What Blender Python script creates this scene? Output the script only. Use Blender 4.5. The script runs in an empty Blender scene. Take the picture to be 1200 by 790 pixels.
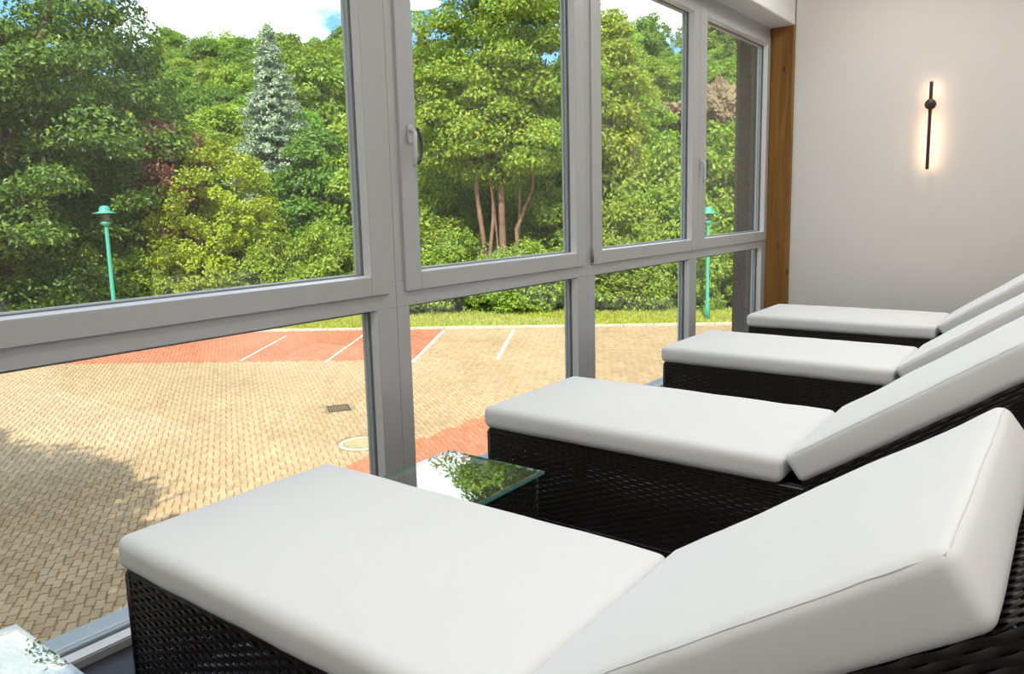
import bpy, bmesh, math, random
import numpy as np
from mathutils import Vector, Matrix

# ------------------------------------------------------------------ camera
sc = bpy.context.scene
C = bpy.context.collection
R = math.radians
FPX, CYP, YAW, PITCH, ROLL = 898.14, 374.6, .6437, -.1452, -.0241
CAM = np.array([2.0766, 0.0, 1.1932])
_fw = np.array([-math.sin(YAW)*math.cos(PITCH), math.cos(YAW)*math.cos(PITCH), math.sin(PITCH)])
_rt = np.array([math.cos(YAW), math.sin(YAW), 0.0])
_up = np.cross(_rt, _fw)
_r2 = math.cos(ROLL)*_rt + math.sin(ROLL)*_up
_u2 = -math.sin(ROLL)*_rt + math.cos(ROLL)*_up
cam = bpy.data.cameras.new('camera')
cam.sensor_width = 36
cam.sensor_fit = 'HORIZONTAL'
cam.lens = FPX/1200*36
cam.shift_y = -(395-CYP)/1200
cam.clip_start = .02
cam.clip_end = 1000
camo = bpy.data.objects.new('camera', cam)
camo.matrix_world = Matrix(((_r2[0], _u2[0], -_fw[0], CAM[0]), (_r2[1], _u2[1], -_fw[1], CAM[1]),
                            (_r2[2], _u2[2], -_fw[2], CAM[2]), (0, 0, 0, 1)))
C.objects.link(camo)
sc.camera = camo
sc.view_settings.view_transform = 'Standard'
sc.view_settings.look = 'None'
sc.view_settings.gamma = 1
sc.view_settings.use_curve_mapping = False
sc.view_settings.exposure = 0.62
sc.cycles.use_denoising = True
sc.cycles.max_bounces = 10
sc.cycles.diffuse_bounces = 6
sc.cycles.transparent_max_bounces = 24
sc.cycles.sample_clamp_indirect = 6
sc.cycles.caustics_reflective = False
sc.cycles.caustics_refractive = False


def ray(x, y):
    d = _fw+(x-600)/FPX*_r2-(y-CYP)/FPX*_u2
    return d/np.linalg.norm(d)


def on(x, y, ax, v):
    d = ray(x, y)
    return CAM+d*(v-CAM[ax])/d[ax]


def proj(q):
    d = np.asarray(q)-CAM
    z = d@_fw
    return 600+FPX*(d@_r2)/z, CYP-FPX*(d@_u2)/z


def column(x, D, y=250):
    """ground point at horizontal distance D in the direction of photo column x, and height of row y there"""
    d = ray(x, y)
    h = math.hypot(d[0], d[1])
    return CAM[0]+d[0]/h*D, CAM[1]+d[1]/h*D, CAM[2]+d[2]/h*D


# ------------------------------------------------------------------ sky and sun
SUN_DIR = Vector((0.33, -0.60, 0.73)).normalized()
SUN_E = 5.0
world = bpy.data.worlds.new('sky')
sc.world = world
world.use_nodes = True
nt = world.node_tree
nt.nodes.clear()


def N(nt, typ, **kw):
    n = nt.nodes.new(typ)
    for k, v in kw.items():
        if k == 'inp':
            for kk, vv in v.items():
                n.inputs[kk].default_value = vv
        else:
            setattr(n, k, v)
    return n


def ramp(nt, stops):
    r = N(nt, 'ShaderNodeValToRGB')
    e = r.color_ramp.elements
    while len(e) > 1:
        e.remove(e[-1])
    e[0].position, e[0].color = stops[0]
    for p, c in stops[1:]:
        x = e.new(p)
        x.color = c
    return r


L = nt.links.new
tc = N(nt, 'ShaderNodeTexCoord')
sep = N(nt, 'ShaderNodeSeparateXYZ')
L(tc.outputs['Generated'], sep.inputs[0])
grad = ramp(nt, [(0, (.46, .72, 1.0, 1)), (.25, (.19, .47, .90, 1)), (.7, (.12, .34, .78, 1)), (1, (.10, .29, .70, 1))])
L(sep.outputs['Z'], grad.inputs[0])
mp = N(nt, 'ShaderNodeMapping')
mp.inputs['Scale'].default_value = (1, 1, 1.7)
mp.inputs['Location'].default_value = (6.6, 8.3, 0.9)
L(tc.outputs['Generated'], mp.inputs[0])
noi = N(nt, 'ShaderNodeTexNoise', inp={'Scale': 3.1, 'Detail': 9, 'Roughness': .52, 'Lacunarity': 2.1})
L(mp.outputs[0], noi.inputs['Vector'])
cl = ramp(nt, [(.47, (0, 0, 0, 1)), (.54, (1, 1, 1, 1))])
L(noi.outputs[0], cl.inputs[0])
shade = ramp(nt, [(.5, (1.55, 1.58, 1.62, 1)), (.62, (1.15, 1.17, 1.2, 1)), (.75, (.9, .92, .96, 1))])
L(noi.outputs[0], shade.inputs[0])
mix = N(nt, 'ShaderNodeMix', data_type='RGBA')
L(cl.outputs[0], mix.inputs[0])
L(grad.outputs[0], mix.inputs[6])
L(shade.outputs[0], mix.inputs[7])
bg = N(nt, 'ShaderNodeBackground', inp={'Strength': 1.12})
L(mix.outputs[2], bg.inputs[0])
wo = N(nt, 'ShaderNodeOutputWorld')
L(bg.outputs[0], wo.inputs[0])

sun = bpy.data.lights.new('sun', 'SUN')
sun.energy = SUN_E
sun.angle = R(.53)
sun.color = (1, .95, .86)
suno = bpy.data.objects.new('sun', sun)
suno.rotation_euler = SUN_DIR.to_track_quat('Z', 'Y').to_euler()
suno.location = (0, 0, 30)
C.objects.link(suno)

# ------------------------------------------------------------------ helpers
rng = np.random.default_rng(7)
random.seed(7)


def link(name, me, mats=None, parent=None, loc=None, rot=None):
    o = bpy.data.objects.new(name, me)
    C.objects.link(o)
    if mats is not None and me is not None and len(me.materials) == 0:
        for m in (mats if isinstance(mats, (list, tuple)) else [mats]):
            me.materials.append(m)
    if parent is not None:
        o.parent = parent
    if loc is not None:
        o.location = loc
    if rot is not None:
        o.rotation_euler = rot
    return o


def tag(o, label=None, cat=None, group=None, kind=None):
    if label:
        o['label'] = label
    if cat:
        o['category'] = cat
    if group:
        o['group'] = group
    if kind:
        o['kind'] = kind
    return o


def empty(name, loc=(0, 0, 0), rz=0):
    o = bpy.data.objects.new(name, None)
    o.empty_display_size = .1
    C.objects.link(o)
    o.location = loc
    o.rotation_euler = (0, 0, rz)
    return o


def copy_tree(o, parent=None):
    c = o.copy()
    C.objects.link(c)
    c.parent = parent
    for ch in list(o.children):
        copy_tree(ch, c)
    return c


def np_mesh(name, V, F, mat_idx=None, smooth=False):
    """V (n,3), F (m,k) all same k"""
    V = np.ascontiguousarray(V, dtype=np.float32)
    F = np.ascontiguousarray(F, dtype=np.int32)
    me = bpy.data.meshes.new(name)
    m, k = F.shape
    me.vertices.add(len(V))
    me.vertices.foreach_set('co', V.ravel())
    me.loops.add(m*k)
    me.loops.foreach_set('vertex_index', F.ravel())
    me.polygons.add(m)
    me.polygons.foreach_set('loop_start', np.arange(0, m*k, k, dtype=np.int32))
    if mat_idx is not None:
        me.polygons.foreach_set('material_index', np.ascontiguousarray(mat_idx, dtype=np.int32))
    me.polygons.foreach_set('use_smooth', np.full(m, smooth, dtype=bool))
    me.update(calc_edges=True)
    me.validate()
    return me


class MB:
    """collects boxes, tubes, lathes into one mesh"""

    def __init__(self):
        self.bm = bmesh.new()

    def box(self, a, b, bev=0, seg=1, mat=None, M=None):
        v = []
        for z in (a[2], b[2]):
            for x, y in ((a[0], a[1]), (b[0], a[1]), (b[0], b[1]), (a[0], b[1])):
                v.append(self.bm.verts.new((x, y, z)))
        fs = [self.bm.faces.new([v[i] for i in q]) for q in
              ((3, 2, 1, 0), (4, 5, 6, 7), (0, 1, 5, 4), (1, 2, 6, 5), (2, 3, 7, 6), (3, 0, 4, 7))]
        vs = v
        if bev:
            es = list({e for f in fs for e in f.edges})
            r = bmesh.ops.bevel(self.bm, geom=es, offset=bev, segments=seg, affect='EDGES', profile=.5)
            vs = list({w for f in r['faces'] for w in f.verts} | {w for w in v if w.is_valid})
        if M is not None:
            bmesh.ops.transform(self.bm, matrix=M, verts=vs)
        return self

    def tube(self, pts, rad, n=8, cap=True):
        pts = [Vector(p) for p in pts]
        rads = rad if isinstance(rad, (list, tuple)) else [rad]*len(pts)
        rings = []
        ref = None
        for i, p in enumerate(pts):
            d = (pts[min(i+1, len(pts)-1)]-pts[max(i-1, 0)]).normalized()
            if ref is None:
                ref = d.orthogonal().normalized()
            else:
                ref = (ref-d*ref.dot(d)).normalized()
            s = d.cross(ref)
            rings.append([self.bm.verts.new(p+float(rads[i])*(math.cos(2*math.pi*k/n)*ref+math.sin(2*math.pi*k/n)*s)) for k in range(n)])
        for a, b in zip(rings, rings[1:]):
            for k in range(n):
                f = self.bm.faces.new((a[k], a[(k+1) % n], b[(k+1) % n], b[k]))
                f.smooth = True
        if cap:
            self.bm.faces.new(rings[0][::-1])
            self.bm.faces.new(rings[-1])
        return self

    def lathe(self, prof, n=24, axis='Z', M=None):
        rings = []
        for r, z in prof:
            if r < 1e-6:
                rings.append([self.bm.verts.new((0, 0, z))])
            else:
                rings.append([self.bm.verts.new((r*math.cos(2*math.pi*k/n), r*math.sin(2*math.pi*k/n), z)) for k in range(n)])
        for a, b in zip(rings, rings[1:]):
            for k in range(n):
                if len(a) == 1 and len(b) == 1:
                    continue
                if len(a) == 1:
                    f = self.bm.faces.new((a[0], b[(k+1) % n], b[k]))
                elif len(b) == 1:
                    f = self.bm.faces.new((a[k], a[(k+1) % n], b[0]))
                else:
                    f = self.bm.faces.new((a[k], a[(k+1) % n], b[(k+1) % n], b[k]))
                f.smooth = True
        if M is not None:
            bmesh.ops.transform(self.bm, matrix=M, verts=[v for rr in rings for v in rr])
        return self

    def mesh(self, name, smooth=False):
        bmesh.ops.recalc_face_normals(self.bm, faces=self.bm.faces[:])
        me = bpy.data.meshes.new(name)
        self.bm.to_mesh(me)
        self.bm.free()
        if smooth:
            for p in me.polygons:
                p.use_smooth = True
        return me

    def build(self, name, mat, parent=None, smooth=False, loc=None, rot=None):
        return link(name, self.mesh(name, smooth), mat, parent, loc, rot)


def boxo(name, a, b, mat, parent=None, bev=0):
    return MB().box(a, b, bev).build(name, mat, parent)


def struct(name, a, b, mat):
    return tag(boxo(name, a, b, mat), kind='structure')


# ------------------------------------------------------------------ materials
def mat(name, col, rough=.6, spec=.5, metal=0, var=0, vscale=6, bump=0, bscale=40, emis=None, coat=0):
    m = bpy.data.materials.new(name)
    m.use_nodes = True
    t = m.node_tree
    b = t.nodes['Principled BSDF']
    b.inputs['Base Color'].default_value = (*col, 1)
    b.inputs['Roughness'].default_value = rough
    b.inputs['Specular IOR Level'].default_value = spec
    b.inputs['Metallic'].default_value = metal
    b.inputs['Coat Weight'].default_value = coat
    tcn = N(t, 'ShaderNodeTexCoord')
    if var:
        n = N(t, 'ShaderNodeTexNoise', inp={'Scale': vscale, 'Detail': 5, 'Roughness': .6})
        t.links.new(tcn.outputs['Object'], n.inputs['Vector'])
        r = ramp(t, [(.25, (*[c*(1-var) for c in col], 1)), (.75, (*[min(1, c*(1+var)) for c in col], 1))])
        t.links.new(n.outputs[0], r.inputs[0])
        t.links.new(r.outputs[0], b.inputs['Base Color'])
    if bump:
        n = N(t, 'ShaderNodeTexNoise', inp={'Scale': bscale, 'Detail': 6, 'Roughness': .6})
        t.links.new(tcn.outputs['Object'], n.inputs['Vector'])
        bp = N(t, 'ShaderNodeBump', inp={'Strength': bump, 'Distance': .01})
        t.links.new(n.outputs[0], bp.inputs['Height'])
        t.links.new(bp.outputs[0], b.inputs['Normal'])
    if emis:
        b.inputs['Emission Color'].default_value = (*emis[0], 1)
        b.inputs['Emission Strength'].default_value = emis[1]
    return m


def leaf_mat(name, cols, transl=.35, objvar=.0, rough=.5):
    """cols: list of colours spread over leaves at random"""
    m = bpy.data.materials.new(name)
    m.use_nodes = True
    t = m.node_tree
    t.nodes.clear()
    geo = N(t, 'ShaderNodeNewGeometry')
    k = len(cols)
    r = ramp(t, [(i/(k-1), (*c, 1)) for i, c in enumerate(cols)])
    t.links.new(geo.outputs['Random Per Island'], r.inputs[0])
    col = r.outputs[0]
    if objvar:
        oi = N(t, 'ShaderNodeObjectInfo')
        hs = N(t, 'ShaderNodeHueSaturation')
        mr = N(t, 'ShaderNodeMapRange', inp={3: .5-objvar*.035, 4: .5+objvar*.035})
        t.links.new(oi.outputs['Random'], mr.inputs[0])
        t.links.new(mr.outputs[0], hs.inputs['Hue'])
        m2 = N(t, 'ShaderNodeMath', operation='MULTIPLY', inp={1: 7.31})
        m3 = N(t, 'ShaderNodeMath', operation='FRACT')
        mr2 = N(t, 'ShaderNodeMapRange', inp={3: 1-objvar*.35, 4: 1+objvar*.35})
        t.links.new(oi.outputs['Random'], m2.inputs[0])
        t.links.new(m2.outputs[0], m3.inputs[0])
        t.links.new(m3.outputs[0], mr2.inputs[0])
        t.links.new(mr2.outputs[0], hs.inputs['Value'])
        t.links.new(col, hs.inputs['Color'])
        col = hs.outputs[0]
    d = N(t, 'ShaderNodeBsdfDiffuse')
    tr = N(t, 'ShaderNodeBsdfTranslucent')
    gl = N(t, 'ShaderNodeBsdfGlossy', inp={'Roughness': rough})
    gl.inputs['Color'].default_value = (1, 1, 1, 1)
    for s in (d, tr):
        t.links.new(col, s.inputs['Color'])
    m1 = N(t, 'ShaderNodeMixShader', inp={0: transl})
    t.links.new(d.outputs[0], m1.inputs[1])
    t.links.new(tr.outputs[0], m1.inputs[2])
    m2 = N(t, 'ShaderNodeMixShader', inp={0: .035})
    t.links.new(m1.outputs[0], m2.inputs[1])
    t.links.new(gl.outputs[0], m2.inputs[2])
    o = N(t, 'ShaderNodeOutputMaterial')
    t.links.new(m2.outputs[0], o.inputs[0])
    return m


def pane_mat(name, tint, refl=.045, power=5):
    """clear pane: see-through plus mirror reflection that grows at grazing angles"""
    m = bpy.data.materials.new(name)
    m.use_nodes = True
    t = m.node_tree
    t.nodes.clear()
    geo = N(t, 'ShaderNodeNewGeometry')
    dot = N(t, 'ShaderNodeVectorMath', operation='DOT_PRODUCT')
    t.links.new(geo.outputs['Incoming'], dot.inputs[0])
    t.links.new(geo.outputs['Normal'], dot.inputs[1])
    ab = N(t, 'ShaderNodeMath', operation='ABSOLUTE')
    t.links.new(dot.outputs['Value'], ab.inputs[0])
    inv = N(t, 'ShaderNodeMath', operation='SUBTRACT', inp={0: 1.0})
    t.links.new(ab.outputs[0], inv.inputs[1])
    pw = N(t, 'ShaderNodeMath', operation='POWER', inp={1: power})
    t.links.new(inv.outputs[0], pw.inputs[0])
    ma = N(t, 'ShaderNodeMath', operation='MULTIPLY_ADD', inp={1: 1-refl, 2: refl})
    t.links.new(pw.outputs[0], ma.inputs[0])
    tr = N(t, 'ShaderNodeBsdfTransparent')
    tr.inputs[0].default_value = (*tint, 1)
    gl = N(t, 'ShaderNodeBsdfGlossy', inp={'Roughness': 0.0})
    gl.inputs['Color'].default_value = (1, 1, 1, 1)
    mx = N(t, 'ShaderNodeMixShader')
    t.links.new(ma.outputs[0], mx.inputs[0])
    t.links.new(tr.outputs[0], mx.inputs[1])
    t.links.new(gl.outputs[0], mx.inputs[2])
    o = N(t, 'ShaderNodeOutputMaterial')
    t.links.new(mx.outputs[0], o.inputs[0])
    return m


def paver_mat(name, cols):
    m = bpy.data.materials.new(name)
    m.use_nodes = True
    t = m.node_tree
    b = t.nodes['Principled BSDF']
    b.inputs['Roughness'].default_value = .85
    b.inputs['Specular IOR Level'].default_value = .2
    geo = N(t, 'ShaderNodeNewGeometry')
    oi = N(t, 'ShaderNodeObjectInfo')
    ad = N(t, 'ShaderNodeMath', operation='ADD')
    fr = N(t, 'ShaderNodeMath', operation='FRACT')
    t.links.new(geo.outputs['Random Per Island'], ad.inputs[0])
    t.links.new(oi.outputs['Random'], ad.inputs[1])
    t.links.new(ad.outputs[0], fr.inputs[0])
    r = ramp(t, [(i/(len(cols)-1), (*c, 1)) for i, c in enumerate(cols)])
    t.links.new(fr.outputs[0], r.inputs[0])
    n = N(t, 'ShaderNodeTexNoise', inp={'Scale': .35, 'Detail': 5, 'Roughness': .6})
    t.links.new(geo.outputs['Position'], n.inputs['Vector'])
    rr = ramp(t, [(.3, (.82, .80, .74, 1)), (.7, (1.06, 1.05, 1.02, 1))])
    t.links.new(n.outputs[0], rr.inputs[0])
    mx = N(t, 'ShaderNodeMix', data_type='RGBA', blend_type='MULTIPLY', inp={0: 1.0})
    t.links.new(r.outputs[0], mx.inputs[6])
    t.links.new(rr.outputs[0], mx.inputs[7])
    t.links.new(mx.outputs[2], b.inputs['Base Color'])
    return m


def wood_mat(name):
    m = bpy.data.materials.new(name)
    m.use_nodes = True
    t = m.node_tree
    b = t.nodes['Principled BSDF']
    b.inputs['Roughness'].default_value = .42
    tcn = N(t, 'ShaderNodeTexCoord')
    mp = N(t, 'ShaderNodeMapping')
    mp.inputs['Scale'].default_value = (9, 9, .45)
    t.links.new(tcn.outputs['Object'], mp.inputs[0])
    n = N(t, 'ShaderNodeTexNoise', inp={'Scale': 3.0, 'Detail': 6, 'Roughness': .6, 'Distortion': .7})
    t.links.new(mp.outputs[0], n.inputs['Vector'])
    r = ramp(t, [(.28, (.17, .065, .010, 1)), (.5, (.27, .125, .024, 1)), (.72, (.33, .17, .036, 1))])
    t.links.new(n.outputs[0], r.inputs[0])
    v = N(t, 'ShaderNodeTexVoronoi', inp={'Scale': 1.0})
    mp2 = N(t, 'ShaderNodeMapping')
    mp2.inputs['Scale'].default_value = (11, 11, 3.0)
    t.links.new(tcn.outputs['Object'], mp2.inputs[0])
    t.links.new(mp2.outputs[0], v.inputs['Vector'])
    r2 = ramp(t, [(.07, (.10, .035, .01, 1)), (.12, (1, 1, 1, 1))])
    t.links.new(v.outputs['Distance'], r2.inputs[0])
    mx = N(t, 'ShaderNodeMix', data_type='RGBA', blend_type='MULTIPLY', inp={0: 1.0})
    t.links.new(r.outputs[0], mx.inputs[6])
    t.links.new(r2.outputs[0], mx.inputs[7])
    t.links.new(mx.outputs[2], b.inputs['Base Color'])
    return m


M = {}
M['wall'] = mat('wall_paint', (.77, .725, .68), .9, .2, bump=.05, bscale=120)
M['soffit'] = mat('soffit_paint', (.82, .81, .79), .85, .2)
M['ceil'] = mat('ceiling_paint', (.86, .85, .83), .9, .2)
M['floor'] = mat('slate_floor', (.035, .034, .04), .45, .4, var=.3, vscale=9)
M['pvc_backlit'] = mat('backlit_white_upvc', (.43, .43, .42), .32, .5)  # white frames greyed to hold their backlit shade; the beads stay white
M['pvc_backlit2'] = mat('white_upvc_bead', (.78, .78, .775), .3, .5)
M['gasket'] = mat('grey_gasket', (.16, .165, .175), .6, .3)
M['spacer'] = mat('alu_spacer', (.50, .53, .57), .5, .5, metal=.0)
M['glass'] = pane_mat('window_glass', (.975, .99, .982), .020, 8)
M['handle'] = mat('white_handle', (.55, .55, .54), .3, .5)
M['dark_handle'] = mat('dark_handle', (.025, .025, .03), .4, .5)
M['hinge'] = mat('hinge_metal', (.25, .25, .26), .4, .5, metal=.6)
M['plaster'] = mat('rough_grey_render', (.235, .22, .195), .95, .1, var=.25, vscale=60, bump=1.0, bscale=55)
M['wood'] = wood_mat('pine_post')
M['fabric'] = mat('white_cushion_fabric', (.87, .865, .845), .85, .15, bump=.06, bscale=500)
M['piping'] = mat('white_piping', (.86, .85, .83), .8, .15)
M['wicker'] = mat('black_wicker', (.020, .016, .016), .34, .5, var=.35, vscale=30)
M['wdark'] = mat('black_deck', (.012, .011, .012), .7, .2)
M['tglass'] = pane_mat('table_glass', (.86, .93, .91), .09, 2.4)
M['tedge'] = mat('glass_edge', (.06, .34, .30), .15, .6)
M['black'] = mat('dark_bronze_metal', (.05, .018, .016), .4, .5)
M['led'] = mat('warm_led', (1, .8, .6), .5, emis=((1.0, .66, .40), 13.0))
M['fillglow'] = mat('fill_diffuser', (1, .95, .9), .5, emis=((1, .93, .84), 6.0))  # glow of the added ceiling fill lamps
M['whitemetal'] = mat('white_metal', (.8, .8, .8), .4)
M['joint'] = mat('joint_sand', (.29, .215, .13), .95, .1, var=.25, vscale=3)
M['tan'] = paver_mat('tan_paver', [(.40, .275, .15), (.47, .33, .185), (.52, .365, .215), (.43, .30, .165), (.48, .345, .22)])
M['red'] = paver_mat('red_paver', [(.44, .155, .08), (.50, .19, .10), (.54, .215, .12), (.47, .175, .10)])
M['paint'] = mat('white_road_paint', (.82, .80, .72), .7, .2, var=.08, vscale=6)
M['kerb'] = mat('kerb_concrete', (.46, .40, .31), .9, .1, var=.2, vscale=3)
M['iron'] = mat('cast_iron', (.10, .07, .05), .7, .3, metal=.3, var=.3, vscale=10)
M['lampgreen'] = mat('green_lamp_paint', (.055, .33, .215), .4, .5)
M['lampclear'] = pane_mat('lantern_glass', (.72, .74, .72), .06, 5)
M['bulb'] = mat('lamp_bulb', (.30, .16, .12), .4)
M['facade'] = mat('facade_render', (.62, .58, .5), .9, .1)
M['roof'] = mat('roof_tile', (.30, .13, .08), .8, .2)
M['bark'] = mat('grey_brown_bark', (.17, .105, .07), .95, .1, var=.5, vscale=2.5, bump=.6, bscale=14)
M['barklight'] = mat('light_bark', (.23, .135, .085), .95, .1, var=.5, vscale=2, bump=.6, bscale=12)
M['hill'] = mat('hill_soil', (.16, .19, .045), .95, .1, var=.45, vscale=.25)
M['rock'] = mat('pink_grey_rock', (.25, .18, .11), .95, .1, var=.4, vscale=.9, bump=.6, bscale=3)
M['lawn'] = mat('lawn', (.34, .36, .05), .95, .1, var=.3, vscale=.7)
M['grass'] = leaf_mat('grass_blades', [(.30, .36, .03), (.42, .44, .05), (.50, .46, .10), (.36, .40, .04)], .3)
M['lf_maple'] = leaf_mat('maple_leaf', [(0.150, 0.275, 0.018), (0.238, 0.388, 0.022), (0.352, 0.479, 0.025), (0.194, 0.326, 0.020), (0.440, 0.449, 0.030), (0.290, 0.439, 0.025)], .4)
M['lf_lime'] = leaf_mat('lime_leaf', [(0.043, 0.100, 0.008), (0.076, 0.158, 0.010), (0.162, 0.273, 0.015), (0.055, 0.121, 0.009), (0.230, 0.326, 0.020)], .32)
M['lf_gold'] = leaf_mat('gold_leaf', [(0.342, 0.428, 0.015), (0.447, 0.525, 0.018), (0.285, 0.385, 0.018), (0.532, 0.536, 0.020)], .35)
M['lf_dark'] = leaf_mat('dark_leaf', [(0.077, 0.179, 0.016), (0.126, 0.263, 0.020), (0.180, 0.326, 0.025), (0.099, 0.210, 0.020)], .3)
M['lf_yellow'] = leaf_mat('yellow_leaf', [(0.299, 0.400, 0.025), (0.405, 0.460, 0.030), (0.246, 0.360, 0.025), (0.475, 0.460, 0.050)], .4)
M['lf_purple'] = leaf_mat('copper_leaf', [(.15, .05, .04), (.24, .09, .055), (.34, .15, .085), (.18, .09, .045)], .3)
M['lf_spruce'] = leaf_mat('spruce_needles', [(.22, .31, .15), (.36, .44, .28), (.52, .58, .44), (.15, .24, .09)], .12)
M['lf_olive'] = leaf_mat('olive_needles', [(0.144, 0.190, 0.035), (0.216, 0.250, 0.050), (0.288, 0.280, 0.080), (0.180, 0.240, 0.040), (0.324, 0.280, 0.120)], .25)
M['lf_shrub'] = leaf_mat('shrub_leaf', [(0.184, 0.316, 0.020), (0.304, 0.439, 0.025), (0.423, 0.541, 0.040), (0.138, 0.245, 0.018), (0.478, 0.510, 0.060)], .4, objvar=.35)
M['lf_hill'] = leaf_mat('hill_leaf', [(0.159, 0.288, 0.020), (0.234, 0.370, 0.026), (0.309, 0.432, 0.030), (0.131, 0.247, 0.020)], .35, objvar=.8)

# ------------------------------------------------------------------ the room
YF = 6.22      # end wall
YB = -4.6      # wall behind
XR = 3.7       # wall behind the head ends
ZC = 3.05
GZ = -2.8      # car park level
struct('floor', (-.075, YB, -.12), (XR, YF, 0), M['floor'])
struct('ceiling', (-.3, YB-.2, ZC), (XR+.2, YF+.25, ZC+.2), M['ceil'])
MB().box((.188, YF, -.12), (XR+.2, YF+.25, ZC)).box((-.07, 6.302, -.12), (.188, YF+.25, ZC)).build('wall_far', M['wall'])['kind'] = 'structure'
struct('wall_right', (XR, YB, -.12), (XR+.2, YF, ZC), M['wall'])
struct('wall_back', (-.3, YB-.2, -.12), (XR+.2, YB, ZC), M['wall'])
MB().box((-.24, YB, 2.52), (.185, YF, ZC), .012, 2).build('wall_lintel', M['soffit'])['kind'] = 'structure'
struct('wall_plinth', (-.24, YB-.2, GZ-.3), (-.06, YF+3, -.03), M['facade'])
struct('wall_outside', (-.262, 6.19, -.03), (-.076, YF+3, 3.3), M['plaster'])
struct('trim_1', (-.25, YB, -.032), (-.075, 6.19, -.012), M['spacer'])
MB().box((-.75, YB-.6, 3.26), (4.5, YF+3.2, 3.5)).build('roof', M['roof'])['kind'] = 'structure'

# wooden post in the corner
tag(MB().box((-.006, 6.205, 0), (.186, 6.30, 2.53), .008, 2).build('wooden_post', M['wood']),
    'knotty varnished pine post in the corner beside the far window', 'post')


# ------------------------------------------------------------------ windows
def yz_ring(mb, x0, x1, o, i, bead=None):
    """rectangular ring in the YZ plane between outer rect o and inner rect i (y0,y1,z0,z1)"""
    mb.box((x0, o[0], o[2]), (x1, i[0], o[3]), .0025)
    mb.box((x0, i[1], o[2]), (x1, o[1], o[3]), .0025)
    mb.box((x0, i[0], o[2]), (x1, i[1], i[2]), .0025)
    mb.box((x0, i[0], i[3]), (x1, i[1], o[3]), .0025)


def bead_ring(name, rect, xf, xg, slope, mat_, parent):
    """glazing bead: bevelled faces running from the opening edge (at xf) inwards and back to the glass (at xg)"""
    y0, y1, z0, z1 = rect
    s = slope
    bm = bmesh.new()
    a = [bm.verts.new((xf, y, z)) for y, z in ((y0, z0), (y1, z0), (y1, z1), (y0, z1))]
    b = [bm.verts.new((xg, y, z)) for y, z in ((y0+s, z0+s), (y1-s, z0+s), (y1-s, z1-s), (y0+s, z1-s))]
    c = [bm.verts.new((xg, y, z)) for y, z in ((y0-.01, z0-.01), (y1+.01, z0-.01), (y1+.01, z1+.01), (y0-.01, z1+.01))]
    for k in range(4):
        q = (k+1) % 4
        bm.faces.new((a[k], a[q], b[q], b[k]))
        bm.faces.new((b[k], b[q], c[q], c[k]))
    me = bpy.data.meshes.new(name)
    bm.to_mesh(me)
    bm.free()
    return link(name, me, mat_, parent)


def glazing(parent, rect, xf=0.0):
    y0, y1, z0, z1 = rect
    bead_ring('glazing_bead', rect, xf-.001, xf-.034, .006, M['pvc_backlit2'], parent)
    s = .006
    r1 = (y0+s, y1-s, z0+s, z1-s)
    mb = MB()
    yz_ring(mb, xf-.040, xf-.034, (r1[0]-.004, r1[1]+.004, r1[2]-.004, r1[3]+.004), (r1[0]+.004, r1[1]-.004, r1[2]+.004, r1[3]-.004))
    mb.build('gasket', M['gasket'], parent)
    mb = MB()
    yz_ring(mb, xf-.062, xf-.046, (y0-.004, y1+.004, z0-.004, z1+.004), (r1[0]+.006, r1[1]-.006, r1[2]+.006, r1[3]-.006))
    mb.build('spacer_bar', M['spacer'], parent)
    mb = MB()
    yz_ring(mb, xf-.078, xf-.066, (y0-.006, y1+.006, z0-.006, z1+.006), (y0+.012, y1-.012, z0+.012, z1-.012))
    mb.build('outer_bead', M['pvc_backlit2'], parent)
    for k, xg in enumerate((-.043, -.064)):
        MB().box((xf+xg-.002, y0-.004, z0-.004), (xf+xg+.002, y1+.004, z1+.004)).build('pane', M['glass'], parent)


def lever(parent, y, z, xf=.012):
    h = MB().box((xf, y-.013, z-.035), (xf+.010, y+.013, z+.035), .004, 2).build('window_handle', M['handle'], parent)
    mb = MB()
    mb.tube([(xf+.008, y-.004, z+.012), (xf+.022, y-.004, z+.012), (xf+.030, y-.004, z+.006), (xf+.033, y-.006, z-.02), (xf+.034, y-.008, z-.06), (xf+.033, y-.010, z-.10), (xf+.030, y-.012, z-.125)],
            [.008, .008, .0095, .0095, .0095, .009, .006], 8)
    mb.build('lever', M['handle'], h)
    return h


def outer_pull(parent, y, z0, z1):
    mb = MB()
    h = z1-z0
    pts = []
    for k in range(9):
        a = k/8*math.pi
        pts.append((-.066-.022*math.sin(a)**.5, y+.045*math.sin(a)**.6, z1-h*k/8))
    mb.tube(pts, .0075, 8)
    mb.build('pull_handle', M['dark_handle'], parent)


def sash(parent, o, i, hinge=None, handle=None, pull=None):
    mb = MB()
    yz_ring(mb, -.068, .012, o, i)
    s = mb.build('sash', M['pvc_backlit'], parent)
    glazing(s, i, .012)
    if hinge:
        hm = MB().tube([(.016, hinge, o[2]+.012), (.016, hinge, o[2]+.085)], .006, 8).build('hinge', M['hinge'], s)
    if handle:
        lever(s, handle[0], handle[1])
    if pull:
        outer_pull(s, *pull)
    return s


ZT = 2.52


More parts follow.
